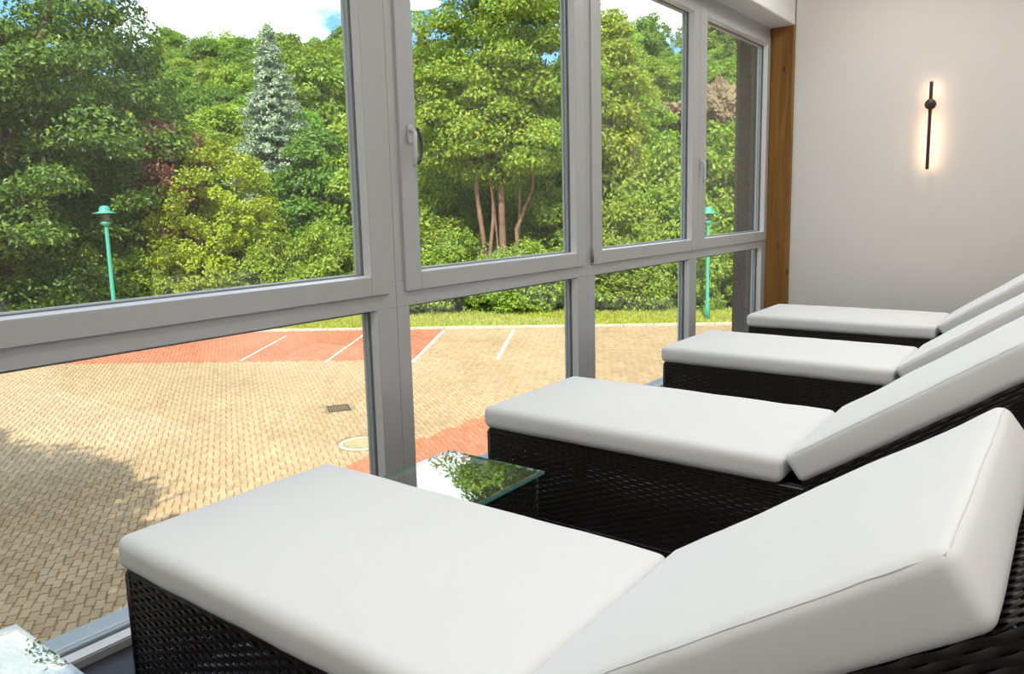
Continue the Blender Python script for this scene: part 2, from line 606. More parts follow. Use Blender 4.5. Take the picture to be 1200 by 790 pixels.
def window(n, y0, y1, sashes, lowers, mull=None):
    w = empty('window_%d' % n, (0, 0, 0))
    w['kind'] = 'structure'
    mb = MB()
    fx0, fx1 = -.07, 0
    mb.box((fx0, y0, 2.425), (fx1, y1, ZT), .002)
    mb.box((fx0, y0, 0), (fx1, y1, .026), .002)
    ys = [y0]+[l for lw in lowers for l in lw]+[y1]
    # stiles of the lower light and the transom
    for a, b in zip(ys[0::2], ys[1::2]):
        mb.box((fx0, a, .026), (fx1, b, .829), .002)
    mb.box((fx0, y0, .829), (fx1, y1, .925), .002)
    # upper stiles
    mb.box((fx0, y0, .925), (fx1, y0+.08, 2.425), .002)
    mb.box((fx0, y1-.08, .925), (fx1, y1, 2.425), .002)
    if mull:
        mb.box((fx0, mull-.05, .925), (fx1, mull+.05, 2.425), .002)
    mb.build('frame', M['pvc_backlit'], w)
    for a, b in lowers:
        f = boxo('cill_rail', (-.069, a, .0262), (-.002, b, .030), M['pvc_backlit2'], w)
        glazing(w, (a, b, .0305, .829), 0)
    for s in sashes:
        sash(w, **s)
    return w


ZO0, ZO1, ZI0, ZI1 = .886, 2.460, .9546, 2.386
p2a, p2b = on(487, 152, 0, -.075), on(487, 191, 0, -.075)
p4a, p4b = on(828, 187, 0, -.075), on(828, 207, 0, -.075)
window(1, .44, 2.0425, [dict(o=(.484, 1.998, ZO0, ZO1), i=(.57, 1.912, ZI0, ZI1))], [(.51, 1.945)])
window(2, 2.0435, 3.4295, [dict(o=(2.087, 3.387, ZO0, ZO1), i=(2.1735, 3.3155, ZI0, ZI1), handle=(2.138, 1.475),
       pull=(p2a[1], p2b[2], p2a[2]))], [(2.1105, 3.338)])
window(3, 3.4305, 6.205, [
    dict(o=(3.472, 4.8265, ZO0, ZO1), i=(3.570, 4.730, ZI0, ZI1), hinge=3.464),
    dict(o=(4.8295, 6.182, ZO0, ZO1), i=(4.944, 6.123, ZI0, ZI1), handle=(4.852, 1.445), pull=(p4a[1], p4b[2], p4a[2]))],
    [(3.508, 4.725), (4.835, 6.112)], mull=4.828)
window(4, -.99, .439, [dict(o=(-.945, .394, ZO0, ZO1), i=(-.86, .31, ZI0, ZI1))], [(-.92, .34)])
window(5, -2.42, -.991, [dict(o=(-2.375, -1.036, ZO0, ZO1), i=(-2.29, -1.12, ZI0, ZI1))], [(-2.35, -1.09)])
window(6, YB, -2.421, [dict(o=(-4.55, -2.466, ZO0, ZO1), i=(-4.46, -2.55, ZI0, ZI1))], [(-4.53, -2.5)])


# ------------------------------------------------------------------ loungers
def rounded_box(L_, W_, T_, r, nx=28, ny=18, nz=4, puff=0., wr=0., seed=0):
    """cushion from x 0..L, y 0..W, z -T..0, soft rounded edges"""
    def coords(n, l):
        e = [0, r*.15, r*.4, r*.7, r]
        mid = list(np.linspace(r, l-r, n))[1:-1]
        return np.array(e+mid+[l-v for v in reversed(e)])
    xs, ys, zs = coords(nx, L_), coords(ny, W_), coords(nz, T_)
    bm = bmesh.new()
    H = np.array([L_, W_, T_])

    def grid(us, vs, f):
        g = [[bm.verts.new(f(u, v)) for v in vs] for u in us]
        for a in range(len(us)-1):
            for b in range(len(vs)-1):
                bm.faces.new((g[a][b], g[a+1][b], g[a+1][b+1], g[a][b+1]))
    grid(xs, ys, lambda u, v: (u, v, 0))
    grid(xs, ys, lambda u, v: (u, v, T_))
    grid(xs, zs, lambda u, v: (u, 0, v))
    grid(xs, zs, lambda u, v: (u, W_, v))
    grid(ys, zs, lambda u, v: (0, u, v))
    grid(ys, zs, lambda u, v: (L_, u, v))
    bmesh.ops.remove_doubles(bm, verts=bm.verts[:], dist=1e-6)
    from mathutils import noise as mn
    for v in bm.verts:
        p = np.array(v.co)
        q = np.clip(p, r, H-r)
        d = p-q
        n = np.linalg.norm(d)
        if n > 1e-9:
            p = q+d/n*r
        c = (p/H)*2-1
        # bulge: top and bottom rise in the middle, the sides belly out a little
        bx, by, bz = (1-abs(c[0])**3), (1-abs(c[1])**3), (1-c[2]**2)
        p[2] += math.copysign(1, c[2])*puff*bx*by if abs(c[2]) > .3 else 0
        p[1] += c[1]*puff*.45*bz*bx if abs(c[1]) > .5 else 0
        p[0] += c[0]*puff*.45*bz*by if abs(c[0]) > .5 else 0
        if wr:
            w = mn.noise(Vector((p[0]*7+seed, p[1]*6, p[2]*9)))*wr + mn.noise(Vector((p[0]*22+seed, p[1]*15, p[2]*18)))*wr*.35
            p[2] += w
            p[1] += w*.5
        v.co = (p[0], p[1], p[2]-T_)
    bmesh.ops.recalc_face_normals(bm, faces=bm.faces[:])
    return bm


def cushion(name, L_, W_, T_, parent, puff, wr, seed, loc, rot, r=.020, seam=True):
    bm = rounded_box(L_, W_, T_, r, puff=puff, wr=wr, seed=seed)
    # seam path: points on the upper rim, taken from the shaped cushion itself
    rim = []
    bm.verts.ensure_lookup_table()
    co = np.array([v.co[:] for v in bm.verts])
    k = r*.29
    path = []
    n = 26
    for t in np.linspace(r*.35, L_-r*.35, n):
        path.append((t, k, 0))
    for t in np.linspace(r*.35, W_-r*.35, n):
        path.append((L_-k, t, 0))
    for t in np.linspace(L_-r*.35, r*.35, n):
        path.append((t, W_-k, 0))
    for t in np.linspace(W_-r*.35, r*.35, n):
        path.append((k, t, 0))
    for q in path:
        a = np.array((q[0], q[1], -k))
        d = ((co-a)**2*np.array([1, 1, 1])).sum(1)
        rim.append(co[d.argmin()])
    me = bpy.data.meshes.new(name)
    bm.to_mesh(me)
    bm.free()
    for p in me.polygons:
        p.use_smooth = True
    o = link(name, me, M['fabric'], parent, loc, rot)
    if not seam:
        return o
    ded = [rim[0]]
    for q in rim[1:]:
        if np.linalg.norm(q-ded[-1]) > .004:
            ded.append(q)
    ded.append(ded[0])
    cen = np.array([L_/2, W_/2, -T_/2])
    pts = []
    for q in ded:
        dd = q-cen
        dd[0] /= L_
        dd[1] /= W_
        dd[2] /= T_
        pts.append(q)
    MB().tube(pts, .0014, 6, cap=False).build('piping', M['piping'], o)
    return o


def weave(Lu, Hv, pitch_u=.028, pitch_v=.0105, amp=.0024):
    """woven panel, u along X 0..Lu, v along Z 0..Hv, bulging to -Y"""
    V, F = [], []
    rows = int(Hv/pitch_v)
    pv = Hv/rows
    cols = int(round(Lu/pitch_u))
    pu = Lu/cols
    S = 4
    us = np.linspace(0, Lu, cols*S+1)
    for r_ in range(rows):
        z0 = r_*pv
        off = amp*np.cos(math.pi*us/pu+math.pi*(r_ % 2))
        prof = ((.03, .0), (.5, .0016), (.97, .0))
        base = len(V)
        for a, b in prof:
            for u, w in zip(us, off):
                V.append((u, -(w+b+.003), z0+a*pv))
        n = len(us)
        for a in range(2):
            for k in range(n-1):
                i = base+a*n+k
                F.append((i, i+1, i+1+n, i+n))
    # upright stakes
    for c in range(cols):
        u = (c+.5)*pu
        base = len(V)
        for du, dy in ((-.0045, .002), (0, -.001), (.0045, .002)):
            V.append((u+du, dy-.001, 0))
            V.append((u+du, dy-.001, Hv))
        F.append((base, base+2, base+3, base+1))
        F.append((base+2, base+4, base+5, base+3))
    return np_mesh('weave', np.array(V), np.array(F), smooth=True)


LW = .65
SX0, SX1 = .2713, 1.4029
HS, TH = .4462, .0866
BANG = R(35.0)
BL = .715
weave_side = weave(1.90, .295)
weave_end = weave(.61, .295)
weave_back = weave(.76, .61)
weave_tab = weave(.37, .31)
weave_top = weave(.37, .37)
weave_edge = weave(.76, .042)
for w_ in (weave_side, weave_end, weave_back, weave_tab, weave_top, weave_edge):
    w_.materials.append(M['wicker'])


def make_lounger():
    t = empty('sun_lounger')
    x0 = SX0+.02
    y0, y1 = .02, LW-.02
    z0 = .055
    link('side_panel', weave_side, None, t, (x0, y0, z0))
    link('side_panel', weave_side, None, t, (x0+1.90, y1, z0), (0, 0, math.pi))
    link('end_panel', weave_end, None, t, (x0, y1, z0), (0, 0, -math.pi/2))
    link('end_panel', weave_end, None, t, (x0+1.90, y0, z0), (0, 0, math.pi/2))
    mb = MB()
    for a, b in (((x0-.004, y0-.006, z0+.293), (x0+1.904, y0+.03, z0+.305)), ((x0-.004, y1-.03, z0+.293), (x0+1.904, y1+.006, z0+.305)),
                 ((x0-.004, y0+.03, z0+.293), (x0+.03, y1-.03, z0+.305)), ((x0+1.874, y0+.03, z0+.293), (x0+1.904, y1-.03, z0+.305))):
        mb.box(a, b, .003)
    mb.build('top_rail', M['wicker'], t)
    mb = MB()
    for a, b in (((x0-.004, y0-.006, z0-.012), (x0+1.904, y0+.02, z0)), ((x0-.004, y1-.02, z0-.012), (x0+1.904, y1+.006, z0)),
                 ((x0-.004, y0+.02, z0-.012), (x0+.02, y1-.02, z0)), ((x0+1.884, y0+.02, z0-.012), (x0+1.904, y1-.02, z0))):
        mb.box(a, b, .003)
    mb.build('bottom_rail', M['wicker'], t)
    boxo('seat_deck', (x0+.03, y0+.03, .30), (SX1, y1-.03, .345), M['wdark'], t)
    for sx in (x0+.03, x0+1.83):
        for sy in (y0+.02, y1-.06):
            boxo('leg', (sx, sy, 0), (sx+.04, sy+.04, z0), M['wdark'], t)
    for cx, cy in ((x0-.001, y0-.003), (x0-.001, y1+.003), (x0+1.901, y0-.003), (x0+1.901, y1+.003)):
        MB().tube([(cx, cy, z0), (cx, cy, z0+.295)], .007, 8).build('corner_post', M['wicker'], t)
    ca, sa = math.cos(BANG), math.sin(BANG)
    # backrest frame, hinged behind the seat
    bx, bz = SX1+sa*TH+.002, HS-ca*TH-.003
    br = empty('backrest')
    br.parent = t
    br.location = (bx, 0, bz)
    br.rotation_euler = (0, -BANG, 0)
    link('woven_face', weave_back, None, br, (0, .02, -.003), (-math.pi/2, 0, 0)).scale = (1, 1, 1)
    boxo('back_board', (.002, .022, -.036), (.758, LW-.022, -.008), M['wdark'], br)
    link('woven_edge', weave_edge, None, br, (0, .018, -.042))
    link('woven_edge', weave_edge, None, br, (.76, LW-.018, -.042), (0, 0, math.pi))
    MB().tube([(.762, .012, -.021), (.762, LW-.012, -.021)], .021, 8).build('top_roll', M['wicker'], br)
    for yy in (.08, LW-.08):
        top = Vector((SX1+.46, yy, HS-.09+.46*.7-.05))
        MB().tube([top, (SX1+.62, yy, .33)], .011, 6).build('support_strut', M['wdark'], t)
    return t


def dress(t, seed):
    ca, sa = math.cos(BANG), math.sin(BANG)
    cushion('seat_cushion', SX1-SX0, LW, TH, t, .007, .0022, seed, (SX0, 0, HS), None, .028, False)
    cushion('back_cushion', BL, LW, TH+.004, t, .005, .0034, seed+40, (SX1+.001, 0, HS+.003), (0, -BANG, 0))


proto = make_lounger()
spots = [(0, .807, 0, 'white-cushioned wicker lounger between the two glass side tables'),
         (.0, 2.200, .0, 'white-cushioned wicker lounger with its foot just past the full glass side table'),
         (.028, 3.672, R(-.5), 'white-cushioned wicker lounger second from the white end wall'),
         (.0, 5.032, 0, 'white-cushioned wicker lounger against the end wall under the wall lamp')]
for k, (dx, y, a, lab) in enumerate(spots):
    t = proto if k == 0 else copy_tree(proto)
    t.location = (dx, y, 0)
    t.rotation_euler = (0, 0, a)
    tag(t, lab, 'lounger', 'sun loungers in a row facing the windows')
    # cushions are added after copying, each with its own creases
    t['_k'] = k
for k, t in enumerate([o for o in list(C.objects) if o.get('_k') is not None]):
    dress(t, 3.1*t['_k'])
for o in list(C.objects):
    if '_k' in o.keys():
        del o['_k']

# ------------------------------------------------------------------ side tables
ZTB = .3404


def side_table(x, y, label):
    t = empty('side_table', (x, y, 0))
    m = .02
    w = .37
    link('side_panel', weave_tab, None, t, (m, m, .012))
    link('side_panel', weave_tab, None, t, (m+w, m+w, .012), (0, 0, math.pi))
    link('side_panel', weave_tab, None, t, (m, m+w, .012), (0, 0, -math.pi/2))
    link('side_panel', weave_tab, None, t, (m+w, m, .012), (0, 0, math.pi/2))
    link('woven_top', weave_top, None, t, (m, m, .322), (-math.pi/2, 0, 0))
    boxo('core', (m+.008, m+.008, .01), (m+w-.008, m+w-.008, .318), M['wdark'], t)
    for sx in (m, m+w-.03):
        for sy in (m, m+w-.03):
            boxo('foot', (sx, sy, 0), (sx+.03, sy+.03, .012), M['wdark'], t)
    for sx in (m, m+w):
        for sy in (m, m+w):
            MB().tube([(sx, sy, .012), (sx, sy, .322)], .006, 8).build('corner_post', M['wicker'], t)
    g = MB().box((0, 0, ZTB-.008), (.41, .41, ZTB)).build('glass_top', [M['tglass'], M['tedge']], t)
    for p in g.data.polygons:
        if abs(p.normal.z) < .5:
            p.material_index = 1
    return tag(t, label, 'table', 'glass topped wicker side tables')


side_table(.302, 1.9755-.41, 'square glass topped wicker side table between two loungers')
side_table(.302, .577-.41, 'glass topped wicker side table of which only one corner shows by the window')

# ------------------------------------------------------------------ wall lamp
lx, lz0, lz1, lzd = 1.145, 1.389, 1.987, 1.833
t = empty('wall_lamp', (lx, YF, lzd))
tag(t, 'slim dark stick wall lamp with round disc glowing on the white end wall', 'lamp')
lean = .004
MB().lathe([(0, 0), (.022, 0), (.022, .062), (0, .062)], 20, M=Matrix.Rotation(math.pi/2, 4, 'X')).build('mount', M['black'], t)
MB().lathe([(0, .062), (.034, .062), (.036, .066), (.036, .090), (.034, .094), (0, .094)], 28, M=Matrix.Rotation(math.pi/2, 4, 'X')).build('disc', M['black'], t)
MB().box((-.0105, -.088, lz0-lzd), (.0105, -.070, lz1-lzd), .003).build('bar', M['black'], t)
MB().box((-.007, -.0695, lz0-lzd+.01), (.007, -.067, lz1-lzd-.01)).build('led_strip', M['led'], t)

# ------------------------------------------------------------------ unseen ceiling lamps added to brighten the room
FILL_W = 6.6
lp = None
for yy in (-3.4, -1.2, 1.0, 3.2, 5.2):
    for xx in (1.0, 2.7):
        t = empty('fill_lamp', (xx, yy, ZC))
        tag(t, 'unseen round fill lamp added on the ceiling to brighten the room', 'lamp', 'added fill lamps')
        MB().lathe([(0, 0), (.21, 0), (.21, -.05), (.2, -.055), (.2, -.05), (0, -.05)], 28).build('body', M['whitemetal'], t)
        MB().lathe([(0, -.062), (.12, -.06), (.198, -.052), (.198, -.0505), (0, -.0505)], 28).build('diffuser', M['fillglow'], t)
        la = bpy.data.lights.new('fill_light', 'AREA')
        la.shape = 'DISK'
        la.size = .38
        la.energy = FILL_W
        la.color = (.96, .985, 1)
        lo = bpy.data.objects.new('fill_light', la)
        C.objects.link(lo)
        lo.parent = t
        lo.location = (0, 0, -.07)

# ------------------------------------------------------------------ car park
K0 = np.array([-11.78, 21.31])
KT = np.array([.835, .55])
KT = KT/np.linalg.norm(KT)
KN = np.array([-KT[1], KT[0]])


def kuv(x, y):
    d = np.stack([np.asarray(x)-K0[0], np.asarray(y)-K0[1]], -1)
    return d@KT, d@KN


def kpt(s, u):
    return K0+KT*s+KN*u


def hill_cap(s):
    return np.where(s > 0, 60+np.clip(s, 0, 25)*.7, 60+np.clip(-s, 0, 70)*.45)


def hill_z(x, y):
    s, u = kuv(x, y)
    v = np.clip(u-4.5, 0, None)
    cap = hill_cap(s)
    v = np.minimum(v, cap)
    return GZ+.02+np.clip(u-.2, 0, 3)*.02+.13*v+.0017*v*v+np.clip(v, 0, 10)/10*.5*np.sin(x*.21)*np.cos(y*.17)


struct('ground', (-60, -40, GZ-.3), (40, 40, GZ-.012), M['joint'])
pav = empty('paved_yard', (0, 0, GZ))
pav['kind'] = 'structure'
e1 = np.array([math.cos(R(147)), math.sin(R(147))])
e2 = np.array([math.cos(R(57)), math.sin(R(57))])
ii, jj = np.meshgrid(np.arange(-150, 260), np.arange(-320, 420), indexing='ij')
ii, jj = ii.ravel(), jj.ravel()
cxy = (ii*.2+(jj % 2)*.1)[:, None]*e1+(jj*.1+.007*np.where(ii % 2 == 0, 1, -1))[:, None]*e2
rel = cxy-CAM[:2]
az = np.degrees(np.arctan2(-rel[:, 0], rel[:, 1]))
dist = np.hypot(rel[:, 0], rel[:, 1])
s_, u_ = kuv(cxy[:, 0], cxy[:, 1])
keep = (cxy[:, 0] < -1.2) & (u_ < -.12) & (az > 10) & (az < 80) & (dist < 36) & (dist > 4.5)
cxy, dist, s_, u_ = cxy[keep], dist[keep], s_[keep], u_[keep]
# drain and manhole gaps
dr = on(397, 478, 2, GZ)
mh = on(424, 519, 2, GZ)
gap = ((np.abs(cxy-dr[:2])@np.abs(np.array([[1], [0]])) < 9).ravel()) & (np.abs((cxy-dr[:2])@e1) < .33) & (np.abs((cxy-dr[:2])@e2) < .33)
gap |= np.hypot(*(cxy-mh[:2]).T) < .46
cxy, dist, s_, u_ = cxy[~gap], dist[~gap], s_[~gap], u_[~gap]
sl1 = kuv(*on(488, 422, 2, GZ)[:2])[0]
red = ((u_ > -5.35) & (s_ < sl1)) | ((cxy[:, 0] > -7.1) & (cxy[:, 1] > 7.6) & (cxy[:, 1] < 12.6))
A = np.column_stack([e1, e2])


def paver_geo(xy, zoff):
    n = len(xy)
    l, w, c = .0975, .0475, .006
    loc = np.array([(-l, -w, -.022), (l, -w, -.022), (l, w, -.022), (-l, w, -.022),
                    (-l+c, -w+c, 0), (l-c, -w+c, 0), (l-c, w-c, 0), (-l+c, w-c, 0)])
    V = np.zeros((n, 8, 3))
    V[:, :, :2] = xy[:, None, :]+loc[:, :2]@A.T
    V[:, :, 2] = loc[:, 2]+zoff[:, None]
    fl = np.array([(4, 5, 6, 7), (0, 1, 5, 4), (1, 2, 6, 5), (2, 3, 7, 6), (3, 0, 4, 7)])
    F = (fl[None]+(np.arange(n)*8)[:, None, None]).reshape(-1, 4)
    return V.reshape(-1, 3), F


pix = np.array([proj((x, y, GZ)) for x, y in cxy])
near = (pix[:, 0] > -5) & (pix[:, 0] < 152) & (pix[:, 1] > 560) & (pix[:, 1] < 765)
order = np.argsort(np.where(near, dist, 1e9))[:300]
single = np.zeros(len(cxy), bool)
single[order] = True
single &= near
zo = rng.normal(0, .0012, len(cxy))
V, F = paver_geo(cxy[~single & ~red], zo[~single & ~red])
tag(link('tan_pavers', np_mesh('tan_pavers', V, F), M['tan'], pav), kind='stuff')
V, F = paver_geo(cxy[~single & red], zo[~single & red])
tag(link('red_pavers', np_mesh('red_pavers', V, F), M['red'], pav), kind='stuff')
V, F = paver_geo(np.zeros((1, 2)), np.zeros(1))
pm_t, pm_r = np_mesh('paver', V, F), np_mesh('paver_red', V, F)
pm_t.materials.append(M['tan'])
pm_r.materials.append(M['red'])
for k in np.where(single)[0]:
    link('paver', pm_r if red[k] else pm_t, None, pav, (cxy[k, 0], cxy[k, 1], zo[k]))


def stripe(a, b, label, width=.09):
    A_, B_ = on(*a, 2, GZ), on(*b, 2, GZ)
    d = B_-A_
    ln = math.hypot(d[0], d[1])
    o = MB().box((0, -width/2, 0), (ln, width/2, .004)).build('parking_line', M['paint'])
    o.location = (A_[0], A_[1], GZ+.003)
    o.rotation_euler = (0, 0, math.atan2(d[1], d[0]))
    return tag(o, label, 'road marking', 'painted parking bay lines')


stripe((602, 386.5), (583, 421), 'white parking bay line on tan paving')
stripe((520, 387.5), (484, 424.5), 'white parking bay line along the edge of the red bays')
stripe((427, 392), (381, 424.6), 'pale parking bay line across the red bays beside the green lawn', .05)
stripe((335, 394), (282, 423), 'pale parking bay line across the red bays', .05)

# drain grate and manhole
t = empty('drain_grate', (dr[0], dr[1], GZ), R(147))
tag(t, 'rusty slotted drain grate set in the tan paving', 'drain')
mb = MB()
mb.box((-.24, -.22, -.03), (.24, -.19, .0), .002).box((-.24, .19, -.03), (.24, .22, .0), .002)
mb.box((-.24, -.19, -.03), (-.21, .19, .0), .002).box((.21, -.19, -.03), (.24, .19, .0), .002)
mb.build('frame', M['iron'], t)
for k in range(7):
    boxo('slat', (-.21, -.175+k*.052, -.03), (.21, -.147+k*.052, -.003), M['iron'], t)
t = empty('manhole_cover', (mh[0], mh[1], GZ))
tag(t, 'round manhole cover in a concrete ring in the paving', 'manhole')
MB().lathe([(.31, -.02), (.31, .0), (.40, .0), (.40, -.02)], 36).build('ring', M['kerb'], t)
MB().lathe([(0, -.004), (.27, -.004), (.285, -.001), (.305, -.001), (.305, -.02)], 36).build('lid', mat('worn_cover', (.40, .32, .17), .85, .2, var=.25, vscale=8), t)

# kerb stones, one by one
kb = empty('kerb', (0, 0, GZ))
kb['kind'] = 'structure'
ks = MB().box((.006, -.06, -.1), (.994, .06, .07), .008).mesh('kerb_stone')
ks.materials.append(M['kerb'])
kang = math.atan2(KT[1], KT[0])
for k in range(-24, 14):
    p = kpt(k, -.02)
    link('kerb_stone', ks, None, kb, (p[0], p[1], rng.normal(0, .004)), (0, 0, kang))

# lawn strip and hill
gs, gu = np.meshgrid(np.arange(-75, 75.1, 1.5), np.concatenate([[.05, .5, 1, 2, 3, 4], np.arange(5, 125, 2.0)]), indexing='ij')
P = K0+gs[..., None]*KT+gu[..., None]*KN
Z = hill_z(P[..., 0], P[..., 1])
nS, nU = gs.shape
Vh = np.concatenate([P, Z[..., None]], -1).reshape(-1, 3)
idx = np.arange(nS*nU).reshape(nS, nU)
Fh = np.stack([idx[:-1, :-1], idx[1:, :-1], idx[1:, 1:], idx[:-1, 1:]], -1).reshape(-1, 4)
uu = gu[:-1, :-1].ravel()
tag(link('hillside', np_mesh('hillside', Vh, Fh, mat_idx=np.where(uu < 3, 0, 1), smooth=True), [M['lawn'], M['hill']]), kind='structure')
# grass blades
n = 42000
gs_, gu_ = rng.uniform(-32, 14, n), rng.uniform(.1, 3.2, n)
Pg = K0+gs_[:, None]*KT+gu_[:, None]*KN
zg = hill_z(Pg[:, 0], Pg[:, 1])
h = rng.uniform(.05, .14, n)
a = rng.uniform(0, math.pi, n)
w = .02
Vg = np.zeros((n, 3, 3))
Vg[:, 0] = np.column_stack([Pg[:, 0]-w*np.cos(a), Pg[:, 1]-w*np.sin(a), zg])
Vg[:, 1] = np.column_stack([Pg[:, 0]+w*np.cos(a), Pg[:, 1]+w*np.sin(a), zg])
Vg[:, 2] = np.column_stack([Pg[:, 0]+rng.normal(0, .04, n), Pg[:, 1]+rng.normal(0, .04, n), zg+h])
tag(link('grass', np_mesh('grass', Vg.reshape(-1, 3), np.arange(n*3).reshape(-1, 3)), M['grass']),
    'sunlit yellow-green grass strip behind the kerb', 'grass', kind='stuff')


# ------------------------------------------------------------------ street lamps
def street_lamp(x, y, z, h, label, tilt=0):
    t = empty('street_lamp', (x, y, z))
    t.rotation_euler = (0, tilt, 0)
    MB().lathe([(0, 0), (.085, 0), (.085, .5), (.06, .56), (.055, h-.62), (.05, h-.60)], 14).build('pole', M['lampgreen'], t)
    MB().lathe([(.05, h-.60), (.10, h-.56), (.13, h-.50), (.13, h-.46), (.09, h-.45), (0, h-.45)], 18).build('collar', M['lampgreen'], t)
    MB().lathe([(.10, h-.45), (.135, h-.20)], 18).build('lantern_glass', M['lampclear'], t)
    MB().lathe([(0, h-.45), (.03, h-.44), (.035, h-.36), (.065, h-.30), (.05, h-.22), (0, h-.2)], 12).build('bulb', M['bulb'], t)
    MB().lathe([(0, h-.17), (.14, h-.19), (.33, h-.215), (.335, h-.20), (.18, h-.165), (.15, h-.14), (.15, h-.08), (.12, h-.02), (.06, h+.01), (0, h+.015)], 26).build('hat', M['lampgreen'], t)
    return tag(t, label, 'street lamp', 'green street lamps of the car park')


rl = on(828.5, 376, 2, GZ)
street_lamp(rl[0], rl[1], GZ, 3.85, 'green street lamp in front of the sunlit hedge seen beside the rendered pillar')
lx_, ly_, _z = column(123, 25.5)
street_lamp(lx_, ly_, GZ, 4.32, 'green street lamp standing before the tall dark leafy tree', 0)


# ------------------------------------------------------------------ plants
def leaves(P, size, nrm_bias, seed, outward=None, aspect=.62, fold=.18):
    """one diamond leaf per row of P"""
    g = np.random.default_rng(seed)
    n = len(P)
    nr = g.normal(0, 1, (n, 3))*.75+np.array(nrm_bias)
    if outward is not None:
        nr += outward
    nr /= np.linalg.norm(nr, axis=1)[:, None]+1e-9
    d = g.normal(0, 1, (n, 3))
    d[:, 2] -= .45
    d -= (d*nr).sum(1)[:, None]*nr
    d /= np.linalg.norm(d, axis=1)[:, None]+1e-9
    b = np.cross(nr, d)
    s = (size*g.uniform(.65, 1.35, n))[:, None]
    V = np.empty((n, 4, 3))
    V[:, 0] = P
    V[:, 1] = P+d*s*.45+b*s*aspect*.5+nr*s*fold
    V[:, 2] = P+d*s
    V[:, 3] = P+d*s*.45-b*s*aspect*.5+nr*s*fold
    return V.reshape(-1, 3), np.arange(n*4).reshape(-1, 4)


def crown(blobs, n_cl, n_lf, cr, size, seed, flat=.5, shell=.72, bias=(0, 0, .75)):
    """blobs: (cx,cy,cz,rx,ry,rz). leaf clusters spread through the blobs, mostly near the surface"""
    g = np.random.default_rng(seed)
    B = np.array(blobs, float)
    w = B[:, 3]*B[:, 4]*B[:, 5]
    w = w**(2/3)
    pick = g.choice(len(B), n_cl, p=w/w.sum())
    d = g.normal(0, 1, (n_cl, 3))
    d /= np.linalg.norm(d, axis=1)[:, None]
    rr = shell+(1-shell)*g.uniform(-.15, 1, n_cl)**.7 if shell < 1 else np.ones(n_cl)
    inner = g.random(n_cl) < .22
    rr = np.where(inner, g.uniform(.25, .8, n_cl), rr)
    rr = np.nan_to_num(rr, nan=.85)
    cc = B[pick, :3]+d*B[pick, 3:]*rr[:, None]
    crs = cr*g.uniform(.6, 1.35, n_cl)
    o = g.normal(0, 1, (n_cl, n_lf, 3))
    o /= np.linalg.norm(o, axis=2)[..., None]
    o *= g.uniform(.25, 1, (n_cl, n_lf, 1))**.5
    o[..., 2] *= flat
    out = d[:, None, :]*np.ones((1, n_lf, 1))
    P = cc[:, None, :]+o*crs[:, None, None]
    P[..., 2] -= (o[..., 0]**2+o[..., 1]**2)*crs[:, None]*.25
    V, F = leaves(P.reshape(-1, 3), size, bias, seed+1, outward=(out*.55+o*.5).reshape(-1, 3))
    return V, F, cc


def stems(mb, base, tips, r0, seed, fork=.45):
    g = random.Random(seed)
    base = Vector(base)
    for tip in tips:
        tip = Vector(tip)
        mid = base.lerp(tip, fork)
        mid.x = base.x+(mid.x-base.x)*.55
        mid.y = base.y+(mid.y-base.y)*.55
        q = mid.lerp(tip, .5)+Vector((g.uniform(-.2, .2), g.uniform(-.2, .2), .15))
        mb.tube([base, base.lerp(mid, .5)+Vector((g.uniform(-.08, .08), g.uniform(-.08, .08), 0)), mid, q, tip],
                [r0, r0*.85, r0*.65, r0*.4, r0*.12], 7)


def tree(name, x, y, z, V, F, leafmat, tips, r0, label, cat, bark='bark', group=None, fork=.45, extra=None):
    t = empty(name, (x, y, z))
    link('foliage', np_mesh('foliage', V, F), M[leafmat], t)
    mb = MB()
    stems(mb, (0, 0, -.1), tips, r0, int(abs(x*13+y*7)), fork)
    if extra:
        extra(mb)
    mb.build('trunk', M[bark], t)
    return tag(t, label, cat, group)


def span(x, D, hw, ytop):
    """world foot point, half width and height above ground for a plant seen at photo column x"""
    X, Y, _ = column(x, D)
    zt = column(x, D, ytop)[2]
    zg = float(hill_z(np.array(X), np.array(Y)))
    if kuv(X, Y)[1] < 0:
        zg = GZ
    return X, Y, zg, hw*D/FPX, zt-zg


# tall dark tree on the left
X, Y, Z, W_, H_ = span(-6, 36, 190, -250)
V, F, cc = crown([(0, 0, H_*.60, W_*.86, W_*.86, H_*.40), (W_*.25, W_*.1, H_*.36, W_*.8, W_*.8, H_*.22), (-W_*.2, -.2, H_*.30, W_*.8, W_*.8, H_*.2),
                  (W_*.1, .4, H_*.16, W_*.75, W_*.75, H_*.14)], 330, 430, 1.25, .185, 11, flat=.42, shell=.7)
tree('lime_tree', X, Y, Z, V, F, 'lf_lime', [cc[k] for k in range(0, 60, 4)]+[(0, 0, H_*.9)], .42,
     'tall dark green broadleaf tree towering behind the street lamp', 'tree')
BIG = (V, F, cc, H_)
# copper leaved tree
X, Y, Z, W_, H_ = span(209, 33.5, 30, 122)
V, F, cc = crown([(0, 0, H_*.72, W_*.95, W_*.95, H_*.26), (.2, 0, H_*.45, W_*.8, W_*.8, H_*.26)], 90, 260, .6, .15, 21, flat=.5)
tree('copper_tree', X, Y, Z, V, F, 'lf_purple', cc[:10], .22, 'copper purple leaved tree half hidden by the tall dark tree', 'tree')
